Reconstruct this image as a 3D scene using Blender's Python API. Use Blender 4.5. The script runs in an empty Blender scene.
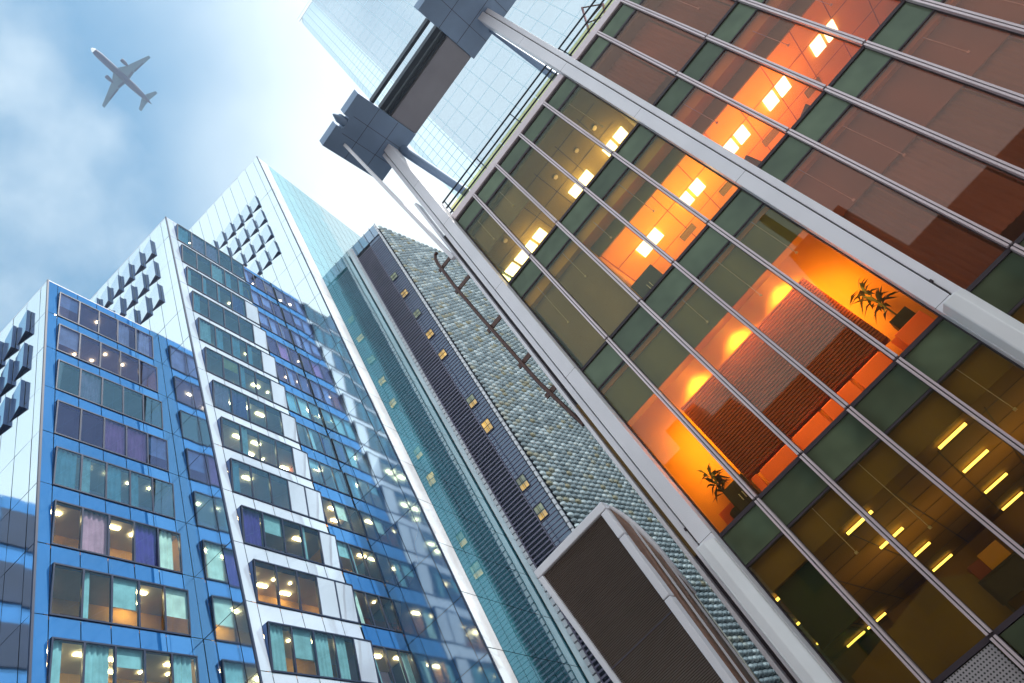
import bpy, math, random
from mathutils import Vector, Matrix
random.seed(7)
S = bpy.context.scene
COL = S.collection
R = math.radians

# ------------------------------------------------------------------ materials
def newmat(name):
    m = bpy.data.materials.new(name); m.use_nodes = True
    nt = m.node_tree; nt.nodes.clear()
    return m, nt, nt.nodes.new('ShaderNodeOutputMaterial')

def N(nt, kind, **kw):
    n = nt.nodes.new(kind)
    for k, v in kw.items(): setattr(n, k, v)
    return n

def vary(nt, col, amt=0.12, scale=0.6, detail=4):
    """colour with weathering-like brightness variation in object space"""
    tc = N(nt, 'ShaderNodeTexCoord'); no = N(nt, 'ShaderNodeTexNoise')
    no.inputs['Scale'].default_value = scale; no.inputs['Detail'].default_value = detail
    nt.links.new(tc.outputs['Object'], no.inputs['Vector'])
    mp = N(nt, 'ShaderNodeMapRange')
    mp.inputs['From Min'].default_value = .3; mp.inputs['From Max'].default_value = .7
    mp.inputs['To Min'].default_value = 1-amt; mp.inputs['To Max'].default_value = 1+amt
    nt.links.new(no.outputs['Fac'], mp.inputs['Value'])
    mx = N(nt, 'ShaderNodeVectorMath', operation='SCALE')
    mx.inputs[0].default_value = col[:3]
    nt.links.new(mp.outputs['Result'], mx.inputs['Scale'])
    return mx.outputs['Vector']

def paint(name, col, rough=0.5, metal=0.0, amt=0.12, scale=0.6, spec=0.5, bump=0.0):
    m, nt, out = newmat(name)
    b = N(nt, 'ShaderNodeBsdfPrincipled')
    nt.links.new(vary(nt, col, amt, scale), b.inputs['Base Color'])
    b.inputs['Roughness'].default_value = rough; b.inputs['Metallic'].default_value = metal
    b.inputs['Specular IOR Level'].default_value = spec
    nt.links.new(b.outputs[0], out.inputs[0])
    return m

def mirror_glass(name, body, tint, r0=0.5, rough=0.015, amt=0.2, scale=0.15, wob=0.02):
    """coated curtain-wall glass: reflective coating over a dark back"""
    m, nt, out = newmat(name)
    d = N(nt, 'ShaderNodeBsdfDiffuse'); g = N(nt, 'ShaderNodeBsdfGlossy')
    nt.links.new(vary(nt, body, amt, scale, 2), d.inputs['Color'])
    g.inputs['Color'].default_value = (*tint, 1); g.inputs['Roughness'].default_value = rough
    lw = N(nt, 'ShaderNodeLayerWeight'); lw.inputs['Blend'].default_value = 0.25
    mp = N(nt, 'ShaderNodeMapRange'); mp.inputs['To Min'].default_value = r0; mp.inputs['To Max'].default_value = 1
    nt.links.new(lw.outputs['Fresnel'], mp.inputs['Value'])
    if wob:
        tc = N(nt, 'ShaderNodeTexCoord'); no = N(nt, 'ShaderNodeTexNoise'); no.inputs['Scale'].default_value = .5
        no.inputs['Detail'].default_value = 1
        nt.links.new(tc.outputs['Object'], no.inputs['Vector'])
        bp = N(nt, 'ShaderNodeBump'); bp.inputs['Strength'].default_value = wob; bp.inputs['Distance'].default_value = .5
        nt.links.new(no.outputs['Fac'], bp.inputs['Height']); nt.links.new(bp.outputs[0], g.inputs['Normal'])
    mx = N(nt, 'ShaderNodeMixShader')
    nt.links.new(mp.outputs[0], mx.inputs[0]); nt.links.new(d.outputs[0], mx.inputs[1]); nt.links.new(g.outputs[0], mx.inputs[2])
    nt.links.new(mx.outputs[0], out.inputs[0])
    return m

def tone(m, amt=.25):
    nt = m.node_tree; d = [n for n in nt.nodes if n.type == 'BSDF_DIFFUSE'][0]; src = d.inputs['Color'].links[0].from_socket
    oi = N(nt, 'ShaderNodeObjectInfo'); mp = N(nt, 'ShaderNodeMapRange'); mp.inputs['To Min'].default_value = 1-amt; mp.inputs['To Max'].default_value = 1+amt
    nt.links.new(oi.outputs['Random'], mp.inputs['Value']); v = N(nt, 'ShaderNodeVectorMath', operation='SCALE')
    nt.links.new(src, v.inputs[0]); nt.links.new(mp.outputs[0], v.inputs['Scale']); nt.links.new(v.outputs[0], d.inputs['Color'])

def clear_glass(name, tint, r0=0.06, refl=(1, 1, 1), blend=0.2, streak=0.0):
    m, nt, out = newmat(name)
    t = N(nt, 'ShaderNodeBsdfTransparent'); g = N(nt, 'ShaderNodeBsdfGlossy')
    t.inputs['Color'].default_value = (*tint, 1)
    g.inputs['Color'].default_value = (*refl, 1); g.inputs['Roughness'].default_value = 0.01
    lw = N(nt, 'ShaderNodeLayerWeight'); lw.inputs['Blend'].default_value = blend
    mp = N(nt, 'ShaderNodeMapRange'); mp.inputs['To Min'].default_value = r0; mp.inputs['To Max'].default_value = 1
    nt.links.new(lw.outputs['Fresnel'], mp.inputs['Value'])
    mx = N(nt, 'ShaderNodeMixShader')
    nt.links.new(mp.outputs[0], mx.inputs[0]); nt.links.new(t.outputs[0], mx.inputs[1]); nt.links.new(g.outputs[0], mx.inputs[2])
    nt.links.new(mx.outputs[0], out.inputs[0])
    return m

def lamp_mat(name, col, strength):
    m, nt, out = newmat(name)
    e = N(nt, 'ShaderNodeEmission'); e.inputs['Color'].default_value = (*col, 1); e.inputs['Strength'].default_value = strength
    nt.links.new(e.outputs[0], out.inputs[0])
    return m

def lit_window_mat(name, col, strength):
    m, nt, out = newmat(name)
    e = N(nt, 'ShaderNodeEmission')
    nt.links.new(vary(nt, col, .55, .8, 3), e.inputs['Color']); e.inputs['Strength'].default_value = strength
    g = N(nt, 'ShaderNodeBsdfGlossy'); g.inputs['Roughness'].default_value = .02
    mx = N(nt, 'ShaderNodeMixShader'); mx.inputs[0].default_value = .15
    nt.links.new(e.outputs[0], mx.inputs[1]); nt.links.new(g.outputs[0], mx.inputs[2])
    nt.links.new(mx.outputs[0], out.inputs[0])
    return m

def cloth(name, col, sx=14.0):
    """pleated curtain cloth"""
    m, nt, out = newmat(name)
    b = N(nt, 'ShaderNodeBsdfPrincipled'); b.inputs['Roughness'].default_value = .9
    nt.links.new(vary(nt, col, .2, 1.5), b.inputs['Base Color'])
    nt.links.new(b.outputs[0], out.inputs[0])
    return m

def perforated(name, col, step, hole):
    m, nt, out = newmat(name)
    tc = N(nt, 'ShaderNodeTexCoord'); sp = N(nt, 'ShaderNodeSeparateXYZ'); nt.links.new(tc.outputs['Object'], sp.inputs[0])
    def cell(o):
        a = N(nt, 'ShaderNodeMath', operation='DIVIDE'); a.inputs[1].default_value = step; nt.links.new(o, a.inputs[0])
        f = N(nt, 'ShaderNodeMath', operation='FRACT'); nt.links.new(a.outputs[0], f.inputs[0])
        s = N(nt, 'ShaderNodeMath', operation='SUBTRACT'); s.inputs[1].default_value = .5; nt.links.new(f.outputs[0], s.inputs[0])
        p = N(nt, 'ShaderNodeMath', operation='POWER'); p.inputs[1].default_value = 2; nt.links.new(s.outputs[0], p.inputs[0])
        return p.outputs[0]
    ad = N(nt, 'ShaderNodeMath', operation='ADD'); nt.links.new(cell(sp.outputs['X']), ad.inputs[0]); nt.links.new(cell(sp.outputs['Z']), ad.inputs[1])
    lt = N(nt, 'ShaderNodeMath', operation='LESS_THAN'); lt.inputs[1].default_value = hole*hole; nt.links.new(ad.outputs[0], lt.inputs[0])
    mx = N(nt, 'ShaderNodeMix', data_type='RGBA'); mx.inputs[6].default_value = (*col, 1); mx.inputs[7].default_value = (.01, .008, .008, 1)
    nt.links.new(lt.outputs[0], mx.inputs[0])
    b = N(nt, 'ShaderNodeBsdfPrincipled'); b.inputs['Roughness'].default_value = .45
    nt.links.new(mx.outputs[2], b.inputs['Base Color']); nt.links.new(b.outputs[0], out.inputs[0])
    return m

M = dict(
    pale=mirror_glass('pale_mirror_glass', (.045, .16, .37), (.82, .93, 1.0), .31, .085),
    skywhite=mirror_glass('sky_reflection_band_glass', (.60, .70, .84), (.88, .95, 1.0), .28),  # white body stands in for sky reflected in the middle block
    blue=mirror_glass('blue_spandrel_glass', (.012, .115, .37), (.30, .62, 1.0), .30),
    white=mirror_glass('white_reflection_junction_glass', (.86, .88, .93), (.92, .96, 1.0), .25),  # white body: reflected sky on the tall corner, own colour on the junction panel
    teal=mirror_glass('teal_wall_glass', (.08, .34, .44), (.86, .98, 1.0), .55, .03),
    deep=paint('dark_navy_core', (.012, .025, .06), .6),
    navy=paint('navy_frame', (.02, .035, .085), .35),
    cheek=paint('blue_cheek_panel', (.015, .08, .27), .25),
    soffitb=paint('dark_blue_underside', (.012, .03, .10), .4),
    pane=clear_glass('office_window_glass', (.84, .96, .98), .08, (.45, .76, 1.0), .14),
    panesky=clear_glass('blue_coated_window_glass', (.62, .86, 1.0), .20, (.42, .74, 1.0), .2),
    paneviolet=clear_glass('violet_coated_window_glass', (.68, .72, 1.0), .16, (.46, .56, 1.0), .2),
    fpane=clear_glass('olive_vision_glass', (.90, .85, .60), .035, (.8, .95, 1.0), .08),
    fpaner=clear_glass('flare_tint_vision_glass', (.93, .72, .60), .05, (1, .85, .8), .10),  # warm tint stands in for the red flare over the upper right bays
    spandrel=mirror_glass('green_spandrel_glass', (.08, .105, .062), (.85, 1.0, .85), .03, .02, .35, .9),
    metal=paint('silver_aluminium', (.86, .83, .88), .38, .1, .06),
    mull=paint('mullion_aluminium', (.72, .60, .63), .35, .3, .08),
    gap=paint('dark_gasket', (.035, .02, .03), .6),
    white_metal=paint('white_casing', (.86, .85, .87), .4, .1, .06),
    soffit=paint('soffit_panel_grey', (.28, .27, .31), .5, .2, .12),
    soffd=paint('soffit_block_grey', (.22, .31, .46), .5, .2, .12),
    rail=paint('dark_rail', (.02, .03, .05), .35, .3),
    brown=paint('brown_pole', (.09, .035, .025), .4, .3),
    louvre=paint('dark_louvre', (.20, .14, .115), .5, .2),
    lead=paint('purple_louvre', (.23, .20, .29), .5, .2),
    concrete=paint('concrete', (.3, .3, .3), .8),
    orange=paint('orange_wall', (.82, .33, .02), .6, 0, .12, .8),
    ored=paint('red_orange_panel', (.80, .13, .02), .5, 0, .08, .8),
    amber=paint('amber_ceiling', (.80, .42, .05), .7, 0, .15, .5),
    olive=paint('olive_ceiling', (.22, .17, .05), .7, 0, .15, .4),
    khaki=paint('khaki_wall', (.25, .14, .03), .7, 0, .15, .3),
    greenblind=paint('grey_green_blind', (.22, .19, .085), .7, 0, .15, .5),
    greyblind=paint('mauve_blind', (.38, .27, .25), .7, 0, .15, .5),
    brownblind=paint('brown_blind', (.36, .175, .105), .7, 0, .2, .35),
    timber=paint('dark_timber_slat', (.42, .075, .03), .5, 0, .2, .8),
    darkwood=paint('dark_furniture', (.03, .02, .018), .5),
    redfab=paint('red_fabric', (.3, .05, .03), .7),
    leaf=paint('plant_leaf', (.05, .06, .02), .6, 0, .3, 3),
    pot=paint('dark_pot', (.04, .035, .03), .4),
    lampw=lamp_mat('lamp_diffuser_white', (1, .85, .6), 5),
    lampy=lamp_mat('lamp_tube_yellow', (1, .66, .16), 3.2),
    spot=lamp_mat('downlight_bulb', (1, .75, .35), 22),
    tlamp=lamp_mat('office_lamp', (1, .74, .36), 27),
    litw=lit_window_mat('lit_louvre_window', (.60, .36, .06), .8),
    litw2=lit_window_mat('dim_louvre_window', (.16, .20, .11), .7),
    tan=paint('tan_room_wall', (.55, .27, .05), .8, 0, .25, .7),
    rust=paint('rust_room_wall', (.36, .09, .02), .8, 0, .25, .7),
    grey=paint('violet_room_wall', (.16, .17, .42), .8, 0, .25, .7),
    ceil=paint('room_ceiling', (.55, .50, .40), .8, 0, .1, .7),
    curtteal=cloth('teal_curtain', (.28, .54, .58)), curtpink=cloth('pink_curtain', (.50, .28, .38)),
    curtviol=cloth('violet_curtain', (.06, .035, .28)), curtpale=cloth('pale_curtain', (.62, .80, .70)),
    curtyel=cloth('yellow_blind', (.60, .50, .12)),
    bubble=None,
)

tone(M['spandrel'], .35)
def bubble_mat():
    m, nt, out = newmat('bubble_glass')
    b = N(nt, 'ShaderNodeBsdfPrincipled')
    geo = N(nt, 'ShaderNodeNewGeometry')
    cr = N(nt, 'ShaderNodeValToRGB')
    e = cr.color_ramp.elements
    e[0].position = 0; e[0].color = (.24, .28, .30, 1); e[1].position = .55; e[1].color = (.38, .43, .45, 1)
    x = e.new(.8); x.color = (.62, .67, .68, 1); x = e.new(.97); x.color = (.36, .32, .22, 1)
    nt.links.new(geo.outputs['Random Per Island'], cr.inputs['Fac'])
    nt.links.new(cr.outputs[0], b.inputs['Base Color'])
    b.inputs['Roughness'].default_value = .10; b.inputs['Metallic'].default_value = .6
    nt.links.new(b.outputs[0], out.inputs[0])
    return m
M['bubble'] = bubble_mat()

# ------------------------------------------------------------------ mesh helper
class MB:
    def __init__(s, tf=None): s.v = []; s.f = []; s.m = []; s.tf = tf; s.sm = []
    def add(s, pts, faces, mi=0, smooth=False):
        b = len(s.v)
        s.v += [s.tf(*p) if s.tf else p for p in pts]
        for f in faces: s.f.append([b+i for i in f]); s.m.append(mi); s.sm.append(smooth)
    def quad(s, a, b, c, d, mi=0): s.add([a, b, c, d], [(0, 1, 2, 3)], mi)
    def box(s, x0, x1, y0, y1, z0, z1, mi=0):
        s.hexa([(x0, y0, z0), (x1, y0, z0), (x1, y1, z0), (x0, y1, z0), (x0, y0, z1), (x1, y0, z1), (x1, y1, z1), (x0, y1, z1)], mi)
    def hexa(s, p, mi=0):
        s.add(p, [(0, 3, 2, 1), (4, 5, 6, 7), (0, 1, 5, 4), (1, 2, 6, 5), (2, 3, 7, 6), (3, 0, 4, 7)], mi)
    def tube(s, pts, r, n=12, mi=0, cap=True):
        pts = [Vector(p) for p in pts]; rs = r if isinstance(r, (list, tuple)) else [r]*len(pts)
        rings = []
        for i, p in enumerate(pts):
            d = (pts[min(i+1, len(pts)-1)]-pts[max(i-1, 0)]).normalized()
            a = d.orthogonal().normalized() if i == 0 else (prev-d*prev.dot(d)).normalized()
            prev = a; b = d.cross(a)
            rings.append([tuple(p+(a*math.cos(2*math.pi*k/n)+b*math.sin(2*math.pi*k/n))*rs[i]) for k in range(n)])
        P = [q for g in rings for q in g]; F = []
        for i in range(len(pts)-1):
            for k in range(n): F.append((i*n+k, i*n+(k+1) % n, (i+1)*n+(k+1) % n, (i+1)*n+k))
        s.add(P, F, mi, True)
        if cap: s.add(rings[0][::-1], [tuple(range(n))], mi); s.add(rings[-1], [tuple(range(n))], mi)
    def prism(s, poly, d, mi=0):
        """extrude polygon poly (3-D points) by vector d"""
        n = len(poly); q = [tuple(Vector(p)+Vector(d)) for p in poly]
        s.add(list(poly)+q, [tuple(range(n))[::-1], tuple(range(n, 2*n))]+[(i, (i+1) % n, n+(i+1) % n, n+i) for i in range(n)], mi)
    def build(s, name, mats, parent=None, bevel=0):
        me = bpy.data.meshes.new(name); me.from_pydata([tuple(p) for p in s.v], [], s.f)
        for m in (mats if isinstance(mats, (list, tuple)) else [mats]): me.materials.append(m)
        me.polygons.foreach_set('material_index', s.m); me.polygons.foreach_set('use_smooth', s.sm)
        me.update()
        o = bpy.data.objects.new(name, me); COL.objects.link(o)
        if parent: o.parent = parent
        if bevel:
            md = o.modifiers.new('bevel', 'BEVEL'); md.width = bevel; md.segments = 2; md.limit_method = 'ANGLE'
        return o

def tag(o, label=None, cat=None, group=None, kind=None):
    for k, v in (('label', label), ('category', cat), ('group', group), ('kind', kind)):
        if v: o[k] = v
    return o
def empty(name, loc=(0, 0, 0), rz=0.0, label=None, cat=None, group=None):
    o = bpy.data.objects.new(name, None); COL.objects.link(o); o.location = loc; o.rotation_euler = (0, 0, rz)
    o.empty_display_size = .5
    return tag(o, label, cat, group)

def frame(corner, td, nd):
    return lambda t, n, z: (corner[0]+t*td[0]+n*nd[0], corner[1]+t*td[1]+n*nd[1], z)

# ------------------------------------------------------------------ ground
g = MB(); g.quad((-300, -300, 0), (300, -300, 0), (300, 300, 0), (-300, 300, 0))
tag(g.build('ground', M['concrete']), kind='structure')
m_road = paint('asphalt', (.05, .05, .052), .85, 0, .2, .8)
r = MB(); r.quad((-12, -200, .004), (-5, -200, .004), (-5, 200, .004), (-12, 200, .004))
tag(r.build('road', m_road), kind='structure')
for x0, x1 in ((-15, -12), (-5, -2.6)):
    p = MB(); p.box(x0, x1, -200, 14, 0.008, .13)
    tag(p.build('pavement', paint('paving', (.28, .27, .26), .8, 0, .15, 1.2)), kind='structure')

# ------------------------------------------------------------------ glass towers on the left
STEP = 3.905
def panels(fr, ts, zs, mat, gap=.045, tilt=.010, n0=0.0, skip=None, name='glass_cladding', parent=None, split=None):
    """glass panels, each a hair out of true so that its reflection breaks at the joints"""
    mb = MB(fr)
    for i in range(len(ts)-1):
        for k in range(len(zs)-1):
            if skip and skip(ts[i], ts[i+1], zs[k], zs[k+1]): continue
            a = [n0+random.uniform(-tilt, tilt) for _ in range(3)]; a.append(a[0]+a[2]-a[1])
            t0, t1, z0, z1 = ts[i]+gap/2, ts[i+1]-gap/2, zs[k]+gap/2, zs[k+1]-gap/2
            mb.quad((t0, a[0], z0), (t1, a[1], z0), (t1, a[2], z1), (t0, a[3], z1))
    return mb.build(name, mat, parent)

def vent(fr, t, z, parent, w=1.32, h=2.5, out=.27):
    mb = MB(fr)
    A, B, C = (t, .02), (t, out), (t+w, .02)
    th = .05
    mb.quad((*B, z), (*C, z), (*C, z+h), (*B, z+h), 0)                 # outer pane
    mb.quad((*A, z), (*B, z), (*B, z+h), (*A, z+h), 1)                 # open cheek
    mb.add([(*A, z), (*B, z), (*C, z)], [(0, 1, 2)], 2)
    mb.add([(*A, z+h), (*B, z+h), (*C, z+h)], [(0, 1, 2)], 1)
    return mb.build('vent_window', [M['pale'], M['cheek'], M['soffitb']], parent)

ROOMS = ['tan', 'tan', 'rust', 'grey', 'khaki', 'grey']
def window(fr, t0, t1, zb, zt, npane, lean, parent, seed, depth=2.0, sky_panes=None, upper=False, glass='pane'):
    rnd = random.Random(seed)
    def q(t, s, n=0.0): return (t, n+.03+lean*s, zb+(zt-zb)*s)
    f = MB(fr); w = .05
    def bar(ta, tb, sa, sb, na=-.10, nb=.03):
        f.hexa([q(ta, sa, na), q(tb, sa, na), q(tb, sa, nb), q(ta, sa, nb), q(ta, sb, na), q(tb, sb, na), q(tb, sb, nb), q(ta, sb, nb)])
    bar(t0, t1, 0, .03); bar(t0, t1, .97, 1)
    ed = [t0+(t1-t0)*i/npane for i in range(npane+1)]
    for i, e in enumerate(ed):
        ww = w if 0 < i < npane else .07
        bar(max(t0, e-ww), min(t1, e+ww), .03, .97)
    # tapered cheeks close the leaning box at both ends and on top
    for t in (t0, t1):
        f.add([q(t, 0, -.1), q(t, 1, .0), (t, 0, zt)], [(0, 1, 2)], 1)
    f.quad(q(t0, 1, .02), q(t1, 1, .02), (t1, -.05, zt+.03), (t0, -.05, zt+.03), 1)
    win = f.build('window', [M['navy'], M['cheek']], parent)
    p = MB(fr)
    for i in range(npane):
        a = rnd.uniform(-.006, .006)
        if sky_panes and i in sky_panes:
            cp = MB(fr); cp.quad(q(ed[i]+w, .03, a), q(ed[i+1]-w, .03, -a), q(ed[i+1]-w, .97, -a), q(ed[i]+w, .97, a)); cp.build('sky_reflection_pane', M['skywhite'], win); continue  # pane painted white for the sky it reflects
        p.quad(q(ed[i]+w, .03, a), q(ed[i+1]-w, .03, -a), q(ed[i+1]-w, .97, -a), q(ed[i]+w, .97, a))
    p.build('pane', M[glass], win)
    kind = rnd.choice(['tan', 'tan', 'khaki', 'rust', 'tan', 'grey']) if not upper else rnd.choice(['grey', 'grey', 'tan'])
    rm = MB(fr)
    rm.quad((t0-.2, -depth, zb-.1), (t1+.2, -depth, zb-.1), (t1+.2, -depth, zt+.12), (t0-.2, -depth, zt+.12), 0)
    for t in (t0-.1, t1+.1): rm.quad((t, -depth, zb-.1), (t, -.15, zb-.1), (t, -.15, zt+.12), (t, -depth, zt+.12), 0)
    rm.quad((t0-.1, -depth, zt+.1), (t1+.1, -depth, zt+.1), (t1+.1, -.12, zt+.1), (t0-.1, -.12, zt+.1), 1)
    # office clutter against the back wall: cupboards and shelves
    for j in range(npane):
        if rnd.random() < .6:
            a = ed[j]+rnd.uniform(0, .6); h = rnd.uniform(.7, 1.7)
            rm.box(a, a+rnd.uniform(.5, 1.2), -depth+.02, -depth+.5, zb-.1, zb+h, 2)
    rm.build('room', [M[kind], M['ceil'], M['rust']], win)
    c = None
    for i in range(npane):                                               # curtains, blinds
        x = rnd.random()
        if sky_panes and i in sky_panes: continue
        elif x < .32: m, lo, hi, a, b = rnd.choice(['curtteal', 'curtteal', 'curtpale']), .0, 1, ed[i]+.02, ed[i]+rnd.uniform(.3, 1.0)*(ed[i+1]-ed[i])
        elif x < .52: m, lo, hi, a, b = rnd.choice(['curtteal', 'curtpale', 'curtyel', 'curtteal']), rnd.uniform(.3, .7), 1, ed[i]+.03, ed[i+1]-.03
        elif x < .62: m, lo, hi, a, b = rnd.choice(['curtviol', 'curtpink']), 0, 1, ed[i], ed[i+1]
        else: continue
        cm = MB(fr)
        if m == 'white' or lo > 0:
            cm.quad(q(a, lo, -.16), q(b, lo, -.16), q(b, hi, -.16), q(a, hi, -.16))
        else:
            k = max(4, int((b-a)/.07)); pts = []
            for j in range(k+1):
                t = a+(b-a)*j/k; n = -.2+.05*math.sin(j*1.7+rnd.random()*.6)
                pts += [q(t, lo, n), q(t, hi, n)]
            cm.add(pts, [(2*j, 2*j+2, 2*j+3, 2*j+1) for j in range(k)], 0, True)
        cm.build('blind' if (m == 'white' or lo > 0) else 'curtain', M[m] if m != 'white' else M_whiteblind, win)
    if not upper or rnd.random() < .85:
        rows = 2 if rnd.random() < .5 else 1
        for i in range(npane):
            for rr in range(rows):
                if rnd.random() < (.24 if upper else .6):
                    t = (ed[i]+ed[i+1])/2+rnd.uniform(-.3, .3); d = -.5-rr*.8-rnd.uniform(0, .3)
                    l = MB(fr)
                    if rnd.random() < (.75 if upper else .3): l.box(t-.055, t+.055, d-.055, d+.055, zt+.03, zt+.09)
                    else: l.box(t-.34, t+.34, d-.07, d+.07, zt+.03, zt+.09)
                    l.build('lamp', M['tlamp'], win)
    return win
M_whiteblind = paint('white_roller_blind', (.78, .76, .80), .6, 0, .06, .8)

def slabs_z(tops, h):   # spandrel zones between window rows, from the top down
    return [(tops[i+1], tops[i]-h) for i in range(len(tops)-1)]

def tower(name, corner, top, xl, label, wrows, wh, groups, Lend, Rend, ventrows, ventcols, vent_t0, vent_z0, vent_dz, jz0, span_mats, deep_y):
    root = empty(name, (corner[0], corner[1], 0), 0, label, 'tower')
    cx, cy = corner
    # frames are built in coordinates local to the root
    fL = frame((0, 0), (-1, 0), (0, -1)); fR = frame((0, 0), (0, 1), (1, 0))
    core = MB()
    dep = 3.0
    if wrows:
        core.box(-Lend, -dep, .5, deep_y, 0, top-.3)
        core.box(-Lend, -.12, .08, .5, 0, top-.3)                        # wall behind the left face
        core.box(-dep, -.12, Rend, Rend+.25, 0, top-.3)
        core.box(-dep, -.12, .5, Rend, top-.9, top-.3)
        for za, zb in slabs_z(wrows, wh): core.box(-dep, -.12, .5, Rend, za+.12, zb-.12)
        core.box(-dep, -.12, .5, Rend, 0, wrows[-1]-wh-.12)
    else:
        core.box(-Lend, -.12, .12, deep_y, 0, top-.3)
    core.build('core', M['deep'], root)
    # left-facing mirror wall
    zj = []
    z = jz0
    while z > 0: zj.append(z); z -= STEP
    zj = sorted([zz for zz in zj if zz < top-1.0]+[0, top])
    ts = [0, .78]
    while ts[-1] < Lend: ts.append(ts[-1]+1.52)
    panels(fL, ts, zj, M['pale'], parent=root)
    for r in range(ventrows):
        for c in range(ventcols): vent(fL, vent_t0+1.52*c, vent_z0-vent_dz*r, root)
    cap = MB(); cap.box(-Lend, .0, .0, deep_y, top, top+.06); cap.build('parapet_coping', M['metal'], root)
    e = MB(); e.box(-.05, .06, -.06, .05, 0, top+.02); e.build('corner_trim', M['navy'], root)
    if wrows:
        zone = [(wrows[0], top)]+slabs_z(wrows, wh)+[(0, wrows[-1]-wh)]
        for gi, (t0, t1, npane, lean, smat) in enumerate(groups):
            n = npane; tt = [t0+(t1-t0)*i/n for i in range(n+1)]
            for za, zb in zone:
                mids = [za, zb] if zb-za < 3 else [za+(zb-za)*k/3 for k in range(4)]
                panels(fR, tt, mids, M[smat], tilt=.006, n0=.0, parent=root, name='spandrel_panel' if 0 else 'spandrel')
        # margins
        allz = sorted(set([0, top]+[w-wh for w in wrows]))
        panels(fR, [.06, groups[0][0]], allz, M[span_mats[0]], tilt=.006, parent=root, name='edge_cladding')
        if Rend-groups[-1][1] > .1: panels(fR, [groups[-1][1], Rend], allz, M[span_mats[1]], tilt=.006, parent=root, name='edge_cladding')
    return root, fL, fR

# block A, nearest
wA = [50.35-STEP*i for i in range(11)]
rootA, fL, fR = tower('office_block', (-26.07, 14.84), 51.6, 0,
    'lowest blue glass office block, one band of five leaning windows on each floor', wA, 2.65,
    [(.68, 7.65, 5, .2, 'blue')], 24, 8.36, 3, 6, 1.75, 47.35, 3.85, 47.7, ('blue', 'blue'), 16)
for i, z in enumerate(wA): window(fR, .68, 7.65, z-2.65, z, 5, .22, rootA, 100+i, upper=i < 4, glass='paneviolet' if i in (0, 1, 3) else ('panesky' if i < 5 else 'pane'))

wB = [65.8-3.909*i for i in range(14)]
rootB, fL, fR = tower('office_block', (-22.93, 23.2), 66.8, 0,
    'middle glass office block with reflected sky painted as white bands between its rows of leaning windows', wB, 2.5,
    [(.78, 8.2, 5, .3, 'skywhite'), (8.3, 12.05, 3, .1, 'blue')], 27, 12.13, 3, 7, 2.1, 62.8, 3.86, 63.25, ('skywhite', 'blue'), 20)
for i, z in enumerate(wB):
    cl = {0: None, 1: None, 2: [4], 3: [4], 4: [4], 5: [4], 6: [4], 7: [4], 8: [3, 4], 9: [4], 10: [3, 4], 11: [4]}.get(i)  # panes painted white as reflected sky, listed by row
    window(fR, .78, 8.2, z-2.5, z, 5, .38, rootB, 300+i, sky_panes=cl, upper=i < 5, glass='panesky' if i < 9 else 'pane')
    window(fR, 8.3, 12.05, z-2.5, z, 3, .10, rootB, 500+i, upper=i < 5, glass='paneviolet' if i < 5 else ('panesky' if i < 8 else 'pane'))

rootC, fL, fR = tower('office_tower', (-18.15, 35.33), 91.7, 0,
    'tallest mirror glass tower of the stepped group, with reflected sky painted as a white strip down its corner', None, 0,
    [], 30, 30, 4, 6, 2.33, 81.15, 3.8, 81.95, None, 40)
zj = [0]+[23.72-STEP*k for k in range(5, -1, -1)]+[23.72+STEP*k for k in range(1, 18)]+[91.7]
panels(fR, [.06, 1.75], zj, M['white'], tilt=.004, parent=rootC, name='sky_reflection_strip')  # white glass stands in for the sky mirrored beside the corner
panels(fR, [1.75+1.30*i for i in range(0, 24)], zj, M['teal'], tilt=.004, parent=rootC, name='side_cladding')

# block stepping forward on the far left; seen only as the dark reflection low on the nearest block
rz = empty('office_block', (-33.5, 3.0, 0), 0, 'low blue office block beyond the left edge, mirrored dark in the nearest glass wall', 'tower')
nb_ = MB(); nb_.box(-20, -.1, 0, 11.7, 0, 38.6); nb_.build('core', M['deep'], rz)
frz = frame((0, 0), (0, 1), (1, 0))
zz = [0]+[38.7-STEP*i for i in range(9, -1, -1)]
panels(frz, [0, .7, 2.2, 3.7, 5.2, 6.7, 8.2, 9.7, 11.7], zz, M['blue'], parent=rz, name='spandrel')
for i in range(9):
    w_ = MB(frz); w_.box(.7, 9.7, .03, .12, 37.6-STEP*i-2.6, 37.6-STEP*i); w_.build('window', M['navy'], rz)

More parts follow.
